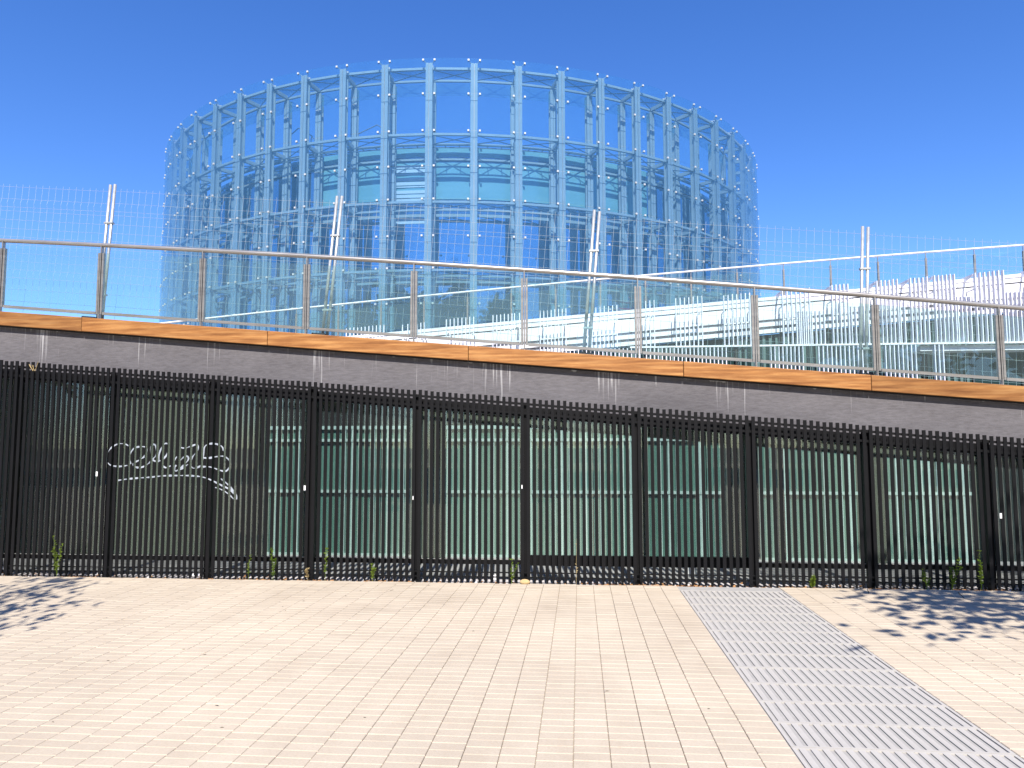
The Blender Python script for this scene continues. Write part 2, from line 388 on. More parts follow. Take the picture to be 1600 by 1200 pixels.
# ------------------------------------------------------------------ low building: rendered wall, deck, glazing
ramp_b = thing('ramp_building', 'low building with sloping deck, grey stained wall, timber edge and dark green glazing', 'building', (0, YW, 0))
def P(mb, name, mats, **kw):
    o = mb.build(name, mats, ramp_b, **kw); o.location = (0, -YW, 0); return o
def soff(x): return S(x) - .095
n = 46
w = MB()
for i in range(n):
    a = XL + (XR - XL) * i / n; b = XL + (XR - XL) * (i + 1) / n
    w.hexa([(a, YW, soff(a)), (b, YW, soff(b)), (b, YW + .22, soff(b)), (a, YW + .22, soff(a)),
            (a, YW, T(a) - .02), (b, YW, T(b) - .02), (b, YW + .22, T(b) - .02), (a, YW + .22, T(a) - .02)])
o = P(w, 'parapet_wall', M['render'])
uvl = o.data.uv_layers.new(name='UVMap')
for lp in o.data.loops:
    co = o.data.vertices[lp.vertex_index].co; uvl.data[lp.index].uv = (co.x, T(co.x) - .19 - co.z)
dk = MB(); dk.slope(XL, XR, YW + .22, 12.6, lambda x: soff(x) + .02, lambda x: T(x) - .05, 24)
P(dk, 'deck_slab', M['court'])
# dark strip painting in the shade under the timber, then the boards one by one
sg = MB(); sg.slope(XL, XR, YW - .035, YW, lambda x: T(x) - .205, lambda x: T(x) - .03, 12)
P(sg, 'edge_shade_strip', M['dark_void'])
jn = [-13.4, -11.9, -9.25, -6.65, -4.06, -1.40, 1.30, 3.54, 6.2, 8.8, 9.6]
for a, b in zip(jn[:-1], jn[1:]):
    cx = (a + b) / 2; bd = MB()
    bd.slope(a - cx + .003, b - cx - .003, 0, .05, lambda x: T(x + cx) - .19 - T(cx), lambda x: T(x + cx) - T(cx), 1)
    # rounded upper edge piece
    o = bd.build('timber_board', M['wood'], ramp_b); o.location = (cx, YW - .085 - YW + rnd.uniform(-.002, .002), T(cx))
    bv = o.modifiers.new('edge', 'BEVEL'); bv.width = .006; bv.segments = 2
# glazing: header, sill, mullions, panes
def gtop(x): return S(x) - .225
hd = MB(); hd.slope(XL, XR, YP2 - .03, YP2 + .125, gtop, lambda x: soff(x) - .004, 24)
P(hd, 'glazing_head', M['black'])
sl = MB(); sl.box(XL, XR, YP2 - .03, YP2 + .03, .185, .245); sl.box(-.63, 2.03, YP2 - .034, YP2 + .034, .176, .30); P(sl, 'glazing_sill', M['black'])
lt = MB(); lt.box(XL, -.64, YP2 - .036, YP2 - .031, .243, .251); lt.box(2.04, XR, YP2 - .036, YP2 - .031, .243, .251); P(lt, 'sill_trim', M['galv'])
gx = [-7.41 + 1.35 * i for i in range(-4, 13)]
GX = [x * 1.0 for x in gx]
for i, x in enumerate(GX):
    xx = x * (YG / YF) * .985 if False else x
    mu = MB(); mu.slope(xx - .03, xx + .03, YP2 - .028, YP2 + .028, lambda q: .247, gtop, 1); P(mu, 'mullion', M['black'])
for a, b in zip(GX[:-1], GX[1:]):
    pn = MB(); pn.slope(a + .031, b - .031, YP2 - .005, YP2 + .005, lambda q: .302 if -.7 < a < 2.0 else .252, lambda q: gtop(q) - .002, 1)
    P(pn, 'glass_pane', M['glass_front'])
# side room at the left, opaque and dark; columns and beam under the deck
rm = MB(); rm.slope(XL, -5.12, 11.7, 11.8, lambda q: -1.0, lambda q: soff(q) + .01, 6); rm.box(-5.5, -5.4, 11.8, 12.6, -1.0, 3.2)
P(rm, 'room_wall', M['room'])
rl = MB()
for x in (-11.2, -9.4, -7.9, -6.3): rl.box(x, x + .9, 11.55, 11.69, .3, 1.0)
P(rl, 'room_cabinet', M['room_col'])
fl = MB(); fl.box(XL, XR, YG + .42, 12.6, -1.0, -.62); P(fl, 'room_floor', M['court'])
for x, wd in ((-4.45, .14), (-2.35, .34), (-.9, .1), (.98, .1), (2.45, .3), (3.1, .1), (4.5, .32), (6.15, .14), (7.4, .5), (9.0, .5)):
    cl_ = MB(); cl_.slope(x - wd / 2, x + wd / 2, 12.0, 12.22, lambda q: -.62, lambda q: soff(q) + .01, 1); P(cl_, 'column', M['room_col'])
be = MB(); be.slope(-4.62, XR, 12.3, 12.58, lambda x: soff(x) - .17, lambda x: soff(x) + .015, 12); P(be, 'edge_beam', M['room_col'])
be = MB(); be.slope(-4.62, XR, 11.2, 11.3, lambda x: soff(x) - .22, lambda x: soff(x) - .12, 12); P(be, 'sloped_bar', M['room_col'])  # extra dark bar following the slope below the deck

# sunlit courtyard behind, closed by a pale green glazed screen
cf = MB(); cf.box(-16, 16, 12.6, 23, -1.0, -.80); cf.build('courtyard_floor', M['court'], kind='structure')
sc = thing('courtyard_screen', 'pale green glass screen wall with white rails seen through the dark glazing', 'screen wall', (0, 16.8, -.8))
def Q(mb, name, mats):
    o = mb.build(name, mats, sc); o.location = (0, -16.8, .8); return o
back = MB(); back.slope(-9.6, 10.5, 17.0, 17.2, lambda q: -.8, lambda q: 2.36 + max(0, -q) * .13, 16); Q(back, 'backing_wall', M['room'])
segs = [(-7.3, -6.1), (-6.0, -3.85), (-3.3, -1.25), (-1.08, 1.22), (1.42, 3.1), (3.32, 3.72), (3.9, 6.0), (6.4, 8.3)]
for a, b in segs:
    x = a
    while x < b - .06:
        wdt = min(rnd.choice((.16, .17, .18)), b - x)
        pl = MB(); pl.box(x + .012, x + wdt - .012, 16.86 + rnd.uniform(0, .02), 16.98, -.8, 2.10); Q(pl, 'glass_plank', M['teal'])
        if rnd.random() < .8:
            fn = MB(); fn.box(x - .012, x + .012 + rnd.uniform(0, .03), 16.80, 16.86, -.8, 2.10); Q(fn, 'glass_fin', M['teal_bar'])
        x += wdt
    for z in (-.84 + .02, .60, 1.76): 
        br = MB(); br.box(a, b, 16.78, 16.85, z, z + .065); Q(br, 'rail', M['teal_bar'])
    br = MB(); br.box(a, b, 16.79, 16.85, 2.04, 2.12); Q(br, 'top_rail', M['teal_bar'])

# ------------------------------------------------------------------ black slat fence
fence = thing('slat_fence', 'black vertical slat fence with a pale spray tag, standing along the paving', 'fence', (0, YF, 0))
def FP(mb, name, mats, **kw):
    o = mb.build(name, mats, fence, **kw); o.location = (0, -YF, 0); return o
SP = .075; i0 = -66; i1 = 216
for k in range(i0, i1 + 1):
    x = -7.41 + SP * (k + .5)
    if x < XL + .1 or x > XR - .2: continue
    wv = .0202; zt = S(x) + rnd.uniform(-.006, .006); zb = .018 + rnd.uniform(-.004, .006)
    sm = MB(); dy = rnd.uniform(-.002, .002)
    sm.box(x - wv, x + wv, YF + dy, YF + .013 + dy, zb, zt)
    sm.box(x - .012, x + .012, YF + .003, YF + .012, -.03, zb)
    FP(sm, 'slat', M['black'])
for zf, dpt in ((lambda x: S(x) - .085, .03), (lambda x: S(x) - .20, .03)):
    rl_ = MB(); rl_.slope(XL + .1, XR - .2, YF + .016, YF + .04, lambda x: zf(x), lambda x: zf(x) + .028, 24); FP(rl_, 'rail', M['black'])
for z in (.045, .10):
    rl_ = MB(); rl_.box(XL + .1, XR - .2, YF + .016, YF + .036, z, z + .014); FP(rl_, 'rail', M['black'])
for i in range(-4, 13):
    x = -7.41 + 1.35 * i
    po = MB(); po.slope(x - .035, x + .035, YF + .055, YF + .12, lambda q: -.03, lambda q: S(q) - .05, 1)
    FP(po, 'post', M['black'])
for x, z in ((-6.19, 1.29), (4.83, .83), (-3.43, 1.12), (-.7, 1.14), (-2.05, 1.0)):
    st = MB(); st.box(x - .012, x + .012, YF - .004, YF - .0025, z - .03, z + .03)
    if abs(x + .7) < .1 or abs(x + 2.05) < .1: st = MB(); st.box(x - .006, x + .006, YF - .004, YF - .0025, z - .02, z + .025)
    FP(st, 'sticker', M['sticker'])
# the spray tag lies on the slat fronts only
G = [[(-5.751,1.633),(-5.817,1.67),(-5.902,1.677),(-5.979,1.646),(-6.035,1.591),(-6.064,1.511),(-6.055,1.449),(-6.014,1.406),(-5.941,1.388),(-5.85,1.388),(-5.747,1.406)],[(-5.735,1.418),(-5.757,1.486),(-5.741,1.56),(-5.692,1.621),(-5.602,1.639),(-5.53,1.627),(-5.522,1.578),(-5.551,1.517),(-5.62,1.468),(-5.69,1.431),(-5.695,1.394),(-5.629,1.37),(-5.565,1.382),(-5.502,1.419),(-5.446,1.468)],[(-5.446,1.468),(-5.468,1.535),(-5.472,1.621),(-5.454,1.664),(-5.415,1.658),(-5.393,1.596),(-5.403,1.523),(-5.44,1.474),(-5.387,1.449),(-5.336,1.461)],[(-5.355,1.449),(-5.358,1.535),(-5.33,1.621),(-5.287,1.676),(-5.242,1.669),(-5.233,1.62),(-5.256,1.535),(-5.298,1.48),(-5.316,1.437),(-5.301,1.394),(-5.255,1.37),(-5.199,1.394)],[(-5.162,1.431),(-5.144,1.474),(-5.12,1.51)],[(-5.087,1.651),(-5.066,1.626),(-5.009,1.62),(-4.933,1.645),(-4.869,1.663),(-4.843,1.638),(-4.86,1.571),(-4.909,1.51),(-4.932,1.455),(-4.923,1.389),(-4.89,1.364),(-4.834,1.377),(-4.777,1.407)],[(-5.091,1.437),(-5.036,1.498),(-4.979,1.516),(-4.965,1.474),(-5.014,1.413),(-5.082,1.352),(-5.132,1.328),(-5.14,1.376),(-5.122,1.401)],[(-5.081,1.34),(-5.019,1.376),(-4.969,1.413)],[(-4.778,1.437),(-4.771,1.486),(-4.765,1.596),(-4.741,1.65),(-4.678,1.675),(-4.589,1.668),(-4.525,1.638),(-4.497,1.583)],[(-4.774,1.498),(-4.698,1.492),(-4.596,1.51),(-4.508,1.516),(-4.444,1.486),(-4.41,1.437),(-4.427,1.365),(-4.464,1.328),(-4.527,1.334),(-4.617,1.365),(-4.694,1.383),(-4.77,1.383)],[(-5.92,1.204),(-5.765,1.226),(-5.611,1.239),(-5.456,1.25),(-5.303,1.266),(-5.149,1.27),(-4.996,1.271),(-4.868,1.265),(-4.766,1.252),(-4.663,1.219),(-4.573,1.177),(-4.483,1.135),(-4.406,1.099),(-4.341,1.039)],[(-4.596,1.123),(-4.507,1.093),(-4.417,1.039),(-4.345,.973)],[(-4.524,1.232),(-4.446,1.172),(-4.381,1.111),(-4.322,1.028),(-4.314,.974)]]
def catmull(pts, sub=6):
    out = []
    for i in range(len(pts) - 1):
        p0 = pts[max(i - 1, 0)]; p1 = pts[i]; p2 = pts[i + 1]; p3 = pts[min(i + 2, len(pts) - 1)]
        for s_ in range(sub):
            t = s_ / sub
            out.append(tuple(.5 * (2 * p1[c] + (p2[c] - p0[c]) * t + (2 * p0[c] - 5 * p1[c] + 4 * p2[c] - p3[c]) * t * t + (-p0[c] + 3 * p1[c] - 3 * p2[c] + p3[c]) * t ** 3) for c in (0, 1)))
    out.append(pts[-1]); return out
tg = MB(); hw = .0085
for g_ in G:
    c = catmull(g_); lay = YF - .0032
    for (xa, za), (xb, zb) in zip(c[:-1], c[1:]):
        L_ = math.hypot(xb - xa, zb - za)
        if L_ < 1e-5: continue
        nn = max(1, int(L_ / .003))
        for s_ in range(nn):
            x0 = xa + (xb - xa) * s_ / nn; z0 = za + (zb - za) * s_ / nn
            x1 = xa + (xb - xa) * (s_ + 1.15) / nn; z1 = za + (zb - za) * (s_ + 1.15) / nn
            hv = hw * (1.0 + .38 * math.sin(x0 * 23 + z0 * 31) + .2 * math.sin(x0 * 71))
            ux, uz = -(zb - za) / L_ * hv, (xb - xa) / L_ * hv
            mid = (x0 + x1) / 2; k = math.floor((mid + 7.41) / SP); xs = -7.41 + SP * (k + .5)
            lo, hi = xs - .0201, xs + .0201
            q = [(x0 - ux, z0 - uz), (x1 - ux, z1 - uz), (x1 + ux, z1 + uz), (x0 + ux, z0 + uz)]
            if max(p_[0] for p_ in q) < lo or min(p_[0] for p_ in q) > hi: continue
            q = [(min(max(a, lo), hi), b) for a, b in q]
            lay -= 1e-6
            tg.add([(a, lay, b) for a, b in q], [(0, 1, 2, 3)])
FP(tg, 'spray_tag', M['tag'])

# ------------------------------------------------------------------ stainless railing with glass on the deck edge
YR = 9.545
rail = thing('glass_railing', 'stainless steel railing with clear glass panels on the timber edged deck', 'railing', (0, YR, 0))
def RP(mb, name, mats, par=None, **kw):
    o = mb.build(name, mats, par or rail, **kw)
    if not par: o.location = (0, -YR, 0)
    return o
xs = [XL + .2 + (XR - XL - .3) * i / 60 for i in range(61)]
hr_ = MB(); hr_.tube([(x, YR, Hr(x) - .03) for x in xs], .030, 12); RP(hr_, 'handrail', M['steel'], smooth=True)
px = [-.69 + 1.452 * i for i in range(-8, 7)]
for x in px:
    po = MB(); po.box(x - .007, x + .007, YR - .028, YR + .028, T(x) - .05, Hr(x) - .045)
    pob = RP(po, 'post', M['steel'])
    for s_ in (-1, 1):
        cb = MB(); xx = x + s_ * .030
        cb.box(xx - .013, xx + .013, YR - .022, YR + .022, T(x) + .075, Hr(x) - .145); RP(cb, 'clamp_bar', M['steel'], pob)
for a, b in zip(px[:-1], px[1:]):
    a1, b1 = a + .012, b - .012
    gp = MB(); gp.slope(a1 + .002, b1 - .002, YR - .005, YR + .005, lambda q: T(q) + .085, lambda q: Hr(q) - .14, 2); RP(gp, 'glass_pane', M['glass_rail'])
    br = MB(); br.slope(a + .05, b - .05, YR - .02, YR + .02, lambda q: T(q) + .07, lambda q: T(q) + .105, 1); RP(br, 'bottom_rail', M['steel'])

# ------------------------------------------------------------------ site fence of welded mesh on the deck
YM = 10.0
base_x = [-13.9, -10.4, -6.80, -3.50, .10, 3.66, 7.2]
lean = [.11, .11, .11, .18, .17, .11, .1]
place = ['at the left end', 'second from the left', 'left of the tower', 'across the left half of the tower', 'across the right half of the tower', 'above the white fins, right', 'at the far right end']
lbl = ['wire mesh site fence panel beyond the left edge of the picture',
       'wire mesh panel against open sky, left of the leftmost leaning pole pair',
       'wire mesh panel crossing the left edge of the glass tower',
       'wire mesh panel between two leaning pole pairs, before the centre of the glass tower',
       'wire mesh panel crossing the right edge of the glass tower',
       'wire mesh panel in front of the white fins at the right picture edge']
def deck(x): return T(x) - .05
for i in range(6):
    xa, xb = base_x[i] + .035, base_x[i + 1] - .035
    la, lb = lean[i], lean[i + 1]
    pnl = thing('mesh_fence_panel', lbl[i], 'mesh fence', ((xa + xb) / 2, YM, deck((xa + xb) / 2)), 'mesh site fence panels on the deck')
    ox, oz = (xa + xb) / 2, deck((xa + xb) / 2)
    H = 2.02; zj = rnd.uniform(-.015, .015)
    def pt(s_, h, dy=0):                      # s along 0..1, h height
        x = xa + (xb - xa) * s_ + (la + (lb - la) * s_) * h / H
        return (x - ox, dy, deck(xa + (xb - xa) * s_) + .06 + h - oz + zj)
    for s_ in (0, 1):
        t = MB(); t.tube([pt(s_, -.03), pt(s_, H)], .0215, 10); t.build('pole', M['galv'], pnl, smooth=True)
    wm = MB()
    folds = [.12, .58, 1.06, 1.62]
    def dy_at(h):
        for f in folds:
            d = abs(h - f - .06)
            if d < .06: return -.016 * (1 - d / .06)
        return 0
    hs = sorted(set([.05, H - .06] + [f for f in folds] + [f + .06 for f in folds] + [f + .12 for f in folds]))
    nv = 34
    sag = rnd.uniform(-.012, .02)
    jj = [rnd.uniform(-.006, .006) for _ in range(nv + 1)]
    for v in range(1, nv):
        s_ = v / nv + jj[v] / 3.4
        bow = sag * math.sin(math.pi * s_)
        wm.tube([(lambda q: (q[0], q[1], q[2] + bow))(pt(s_, h, dy_at(h))) for h in hs], .0017, 4, cap=False)
    for h in [.05, .24, .41] + [f for f in folds] + [f + .12 for f in folds] + [.82, .94, 1.30, 1.43, 1.56, H - .10]:
        wm.tube([(lambda q: (q[0], q[1] - .003, q[2] + sag * math.sin(math.pi * s_ / 12)))(pt(s_ / 12, h, dy_at(h))) for s_ in range(13)], .0017, 4, cap=False)
    wm.build('wire_mesh', M['wire'], pnl, kind='stuff')
    if i < 5:
        for h in (H * .72, H * .2):
            q = pt(1, h); cp = MB(); cp.box(q[0] - .03, q[0] + .10, -.028, .028, q[2] - .012, q[2] + .012); cp.build('coupler', M['galv'], pnl)
for i, x in enumerate(base_x):
    ft = MB(); x0 = x
    ft.hexa([(-.11, -.3, -.0), (.11, -.3, -.0), (.11, .3, 0), (-.11, .3, 0), (-.09, -.27, .11), (.09, -.27, .11), (.09, .27, .11), (-.09, .27, .11)])
    o = ft.build('fence_foot', M['foot']); o.location = (x, YM, deck(x) + .0); o.rotation_euler = (0, math.atan(.0866), 0)
    tag(o, ['dark rubber foot of the site fence beyond the left frame edge', 'dark rubber foot of the mesh fence, leftmost on the deck', 'dark rubber foot under the pole pair standing left of the tower',
            'dark rubber foot under the pole pair before the left of the tower', 'dark rubber foot under the pole pair before the right of the tower',
            'dark rubber foot under the pole pair in front of the white fins', 'dark rubber foot of the site fence beyond the right end'][i], 'fence foot', 'feet of the mesh site fence')

# ------------------------------------------------------------------ second ramp building with white fins
YB = 21.0
def BT(x): return 5.35 + .0770 * x            # top of the white band
def RT(x):
    return 6.315 + .0715 * x - .0008 * x * x
fb = thing('white_ramp_building', 'white building under a rising ramp with clusters of thin white vertical fins', 'building', (4, YB, 0))
def B(mb, name, mats, par=None, **kw):
    o = mb.build(name, mats, par or fb, **kw)
    if not par: o.location = (-4, -YB, 0)
    return o
X0, X1 = -6.9, 24.0
def bdown(x): return BT(x) - .95
cp = MB(); cp.slope(X0, X1, YB - .05, YB + 5, lambda x: BT(x) - .09, BT, 12); B(cp, 'roof_cap', M['white'])
cp = MB(); cp.slope(X0, X1, YB - .03, YB - .0, lambda x: BT(x) - .22, lambda x: BT(x) - .092, 12); B(cp, 'upper_trim', M['white'])
cp = MB(); cp.slope(X0, X1, YB + .06, YB + .12, lambda x: BT(x) - .26, lambda x: BT(x) - .20, 12); B(cp, 'shadow_gap', M['white_shade'])
x = X0
while x < X1:
    b = min(x + 1.6, X1); fp = MB(); fp.slope(x + .004, b - .004, YB, YB + .06, lambda q: BT(q) - .62, lambda q: BT(q) - .245, 1)
    B(fp, 'fascia_panel', M['white']); x = b
dkb = MB(); dkb.slope(X0, X1, YB + .05, YB + .2, lambda x: BT(x) - 1.0, lambda x: BT(x) - .62, 12); B(dkb, 'recess', M['white_shade'])  # grey puts the shadow lines between the purlins into the colour
for z0 in (.74, .93):
    pr = MB(); pr.slope(X0, X1, YB - .02, YB + .04, lambda x: BT(x) - z0 - .07, lambda x: BT(x) - z0 + .04, 12); B(pr, 'purlin', M['white'])
# windows below
x = X0; wi = 0
while x < X1:
    b = x + 1.25
    wn = MB(); wn.slope(x + .03, b - .03, YB + .14, YB + .17, lambda q: -.8, lambda q: BT(q) - 1.02, 1); wo_ = B(wn, 'window', M['glass_far'])
    mu = MB(); mu.slope(b - .03, b + .03, YB + .08, YB + .18, lambda q: -.8, lambda q: BT(q) - 1.0, 1); B(mu, 'mullion', M['room_col'])
    # vertical blinds behind some windows
    if wi % 3 != 2:
        bl = MB()
        for k in range(7):
            xx = x + .08 + k * .165
            bl.slope(xx, xx + .07, YB + .10, YB + .12, lambda q: 2.2, lambda q: BT(q) - 1.06, 1)
        B(bl, 'blind', M['teal_blind'] if 'teal_blind' in M else M.setdefault('teal_blind', simple('grey_green_blind', (.10, .17, .16), (.07, .12, .12), 2, .6)))
    x = b; wi += 1
slab = MB(); slab.box(X0, X1, YB + .3, YB + 5, -.8, 4.0); B(slab, 'core_wall', M['room'])
# fins
fin_groups = [(-6.51,-5.43,4.98),(-4.9,-4.75,5.06),(-4.48,-4.28,5.09),(-3.66,-2.89,5.19),(-2.35,-1.82,5.28),(-1.75,-1.61,5.33),(-1.04,-.33,5.38),(.26,1.06,5.44),(1.84,2.07,5.6),(2.65,3.35,5.66),(3.93,4.73,5.72),(5.48,6.18,5.83),(6.77,7.18,5.94),(7.93,8.45,6.03),(8.79,9.21,6.08),(9.4,9.9,6.14),(10.43,11.13,6.19),(11.9,12.5,6.3),(13.2,14.0,6.4),(14.8,15.4,6.5)]
HB = 4.31; YL = 20.4
def fin(par, x, z0, z1, deep):
    f_ = MB(); f_.box(x - .011, x + .011, YL, YL + deep, z0, z1); f_.build('fin', M['white_fin'], par).location = (-4, -YB, 0)
for k, (a, b, zt) in enumerate(fin_groups):
    nf = max(2, round((b - a) / .108) + 1)
    deep = .05 + max(0, min(1, (a + 2) / 9)) * .06
    for j in range(nf):
        x = a + (b - a) * j / (nf - 1)
        zb = HB + .03 if x > -.3 else min(HB + .03, BT(x) - 1.3)
        fin(fb, x, zb, zt + .077 * (x - a) + rnd.uniform(-.01, .01), deep)
    # stays that hold the cluster off the wall, one triangular plate at its left end
    st = MB()
    for dz in (.42, .80): st.slope(a - .02, b + .02, YL + deep, YL + deep + .03, lambda x: zt + .077 * (x - a) - dz, lambda x: zt + .077 * (x - a) - dz + .03, 1)
    for xx in (a + .05, b - .05): st.bar((xx, YL + deep, zt - .4), (xx, YB, zt - .4), .03)
    B(st, 'fin_bracket', M['white'])
    if a > 5:
        pl = MB(); x = a - .02; z = zt
        pl.add([(x, YL + deep, z), (x, YL + deep + 1.4, z), (x, YL + deep + 1.4, z - .32), (x, YL + deep, z - .05), (x + .03, YL + deep, z), (x + .03, YL + deep + 1.4, z), (x + .03, YL + deep + 1.4, z - .32), (x + .03, YL + deep, z - .05)],
               [(0, 1, 2, 3), (7, 6, 5, 4), (0, 4, 5, 1), (1, 5, 6, 2), (2, 6, 7, 3), (3, 7, 4, 0)])
        B(pl, 'gusset_plate', M['white_fin'])
for a, b in [(5.9, 6.7), (7.25, 7.9), (8.5, 8.78), (9.95, 10.4), (11.2, 11.85), (12.6, 13.15)]:   # fins that stop below the band
    nf = int((b - a) / .108)
    for j in range(nf): fin(fb, a + .108 * j, HB + .03, BT(a) - .55, .12)
for a, b in [(-.22, 1.66), (1.84, 3.96), (5.13, 5.96), (6.37, 7.6), (8.08, 8.84), (9.32, 9.53)]:
    nf = round((b - a) / .108) + 1
    for j in range(nf): fin(fb, a + (b - a) * j / (nf - 1), 1.2, HB, .10)
hb = MB(); hb.box(1.4, 18, YL - .01, YL + .1, HB, HB + .045); B(hb, 'floor_rail', M['white'])
hb = MB(); hb.box(9.0, 18, YL + .12, YB + .06, HB - .16, HB - .02); B(hb, 'floor_edge', M['white'])
# handrail of that ramp, a thing of its own
fr_ = thing('upper_ramp_railing', 'thin white railing with glass rising along the far white ramp', 'railing', (0, YB, 5.3))
def UR(mb, name, mats, **kw):
    o = mb.build(name, mats, fr_, **kw); o.location = (0, -YB, -5.3); return o
xs = [-14 + 36 * i / 40 for i in range(41)]
t = MB(); t.tube([(x, YB, RT(x)) for x in xs], .028, 8); UR(t, 'handrail', M['white'], smooth=True)
pxs = [-8.2 + 1.262 * i for i in range(0, 25)]
for x in pxs:
    po = MB(); po.box(x - .022, x + .022, YB - .03, YB + .03, BT(x) - .0, RT(x) - .16); po.box(x - .009, x + .009, YB - .012, YB + .012, RT(x) - .16, RT(x) - .02)
    UR(po, 'post', M['steel'])
for a, b in zip(pxs[:-1], pxs[1:]):
    gp = MB(); gp.slope(a + .03, b - .03, YB - .005, YB + .005, lambda q: BT(q) + .08, lambda q: RT(q) - .17, 1); UR(gp, 'glass_pane', M['glass_rail'])

# ------------------------------------------------------------------ glass tower
TC = Vector((-9.01, 60.0, 0)); RO = 22.5; RI = 21.15; RD = 20.75; RG = 22.78
NB = 61; STEP = 2 * math.pi / 60.69; TH0 = R(-44.07) - STEP * 7
tw = thing('glass_tower', 'huge round glass tower with a steel column ring, behind the ramp', 'tower', (TC.x, TC.y, 0))
NB = 60; STEP = 2 * math.pi / 60
TH9 = R(-44.07) + 9 * 2 * math.pi / 60.69
TH0 = TH9 - 16 * STEP
def pol(th, r, z=0): return Vector((r * math.sin(th), -r * math.cos(th), z))
ZT = 21.97
rowz = [ZT + .10, 20.13, 18.14, 16.24, 14.48, 12.54, 10.85, 9.0, 7.2, 5.4, 3.6, 1.8, -1.0]
beams = [21.62, 18.04, 14.40, 10.78, 7.15, 3.5]
# columns: shared mesh, front flange with a centre groove and splice joints
def col_mesh(name, w, d, z1):
    mb = MB()
    mb.box(-w / 2, -.02, -d / 2, -d / 2 + .05, -1, z1); mb.box(.02, w / 2, -d / 2, -d / 2 + .05, -1, z1)
    mb.box(-w / 2 + .07, w / 2 - .07, -d / 2 + .051, d / 2 - .051, -1, z1)
    mb.box(-w / 2, w / 2, d / 2 - .05, d / 2, -1, z1)
    for z in rowz[1:8]: mb.box(-w / 2 - .006, w / 2 + .006, -d / 2 - .006, -d / 2 - .0005, z - .35, z - .31, 1)
    return mb.mesh(name, [M['tower_paint'], M['tower_dark']])
cm = col_mesh('column', .36, .34, ZT - .12); ci = col_mesh('inner_column', .34, .30, 21.45)
for i in range(NB):
    th = TH0 + i * STEP
    link('column', cm, tw, pol(th, RO), (0, 0, th)); link('inner_column', ci, tw, pol(th, RI), (0, 0, th))
def ring_beam(r, z, h, d, name, mt, sub=1):
    mb = MB(); nn = NB * sub
    for i in range(nn):
        a = TH0 + i * STEP / sub; b = a + STEP / sub
        p = [pol(a, r - d / 2, z), pol(b, r - d / 2, z), pol(b, r + d / 2, z), pol(a, r + d / 2, z)]
        mb.hexa([p[3], p[2], p[1], p[0]] + [q + Vector((0, 0, h)) for q in (p[3], p[2], p[1], p[0])])
    return mb.build(name, mt, tw)
for z in beams:
    ring_beam(RO - .05, z - .06, .12, .14, 'ring_beam', M['tower_paint'])
    ring_beam(RI + .0, z - .06, .11, .12, 'inner_ring_beam', M['tower_paint'])
st = MB(); brc = MB()
for z in beams[:5]:
    for i in range(NB):
        th = TH0 + i * STEP; t2 = th + STEP
        st.bar(pol(th, RO - .15, z), pol(th, RI + .12, z), .14, .20)
        brc.tube([pol(th, RO - .12, z + .02), pol(t2, RI + .08, z + .02)], .028, 4, cap=False)
        brc.tube([pol(th, RI + .08, z - .03), pol(t2, RO - .12, z - .03)], .028, 4, cap=False)
st.build('radial_struts', M['tower_paint'], tw, kind='stuff'); brc.build('cross_bracing', M['tower_dark'], tw, kind='stuff')
# perforated service gantry round the inner ring just under two of the beams
gt = MB()
for z in (17.72,):
    for r in (RI + .35, RI + .75):
        for i in range(NB):
            a = TH0 + i * STEP; gt.bar(pol(a, r, z), pol(a + STEP, r, z), .05, .05)
    for i in range(NB * 3):
        a = TH0 + i * STEP / 3; gt.bar(pol(a, RI + .35, z), pol(a, RI + .75, z), .04, .04)
gt.build('service_gantry', M['tower_dark'], tw, kind='stuff')
# clamps holding the panes
ck = MB()
for z in [rowz[0] - .10] + rowz[1:9]:
    for i in range(NB):
        th = TH0 + i * STEP
        for s_ in (-1, 1):
            a = th + s_ * .30 / RG; c0 = pol(a, RG - .005, z - .02)
            e = Vector((math.cos(a), math.sin(a), 0)) * .048; f_ = pol(a, .05); u = Vector((0, 0, .048))
            ck.hexa([c0 - e + f_ - u, c0 + e + f_ - u, c0 + e - f_ - u, c0 - e - f_ - u, c0 - e + f_ + u, c0 + e + f_ + u, c0 + e - f_ + u, c0 - e - f_ + u])
            ck.bar(c0, pol(th + s_ * .16 / RG, RO + .02, z - .1), .03)
ck.build('pane_clamps', M['clip'], tw, kind='stuff')
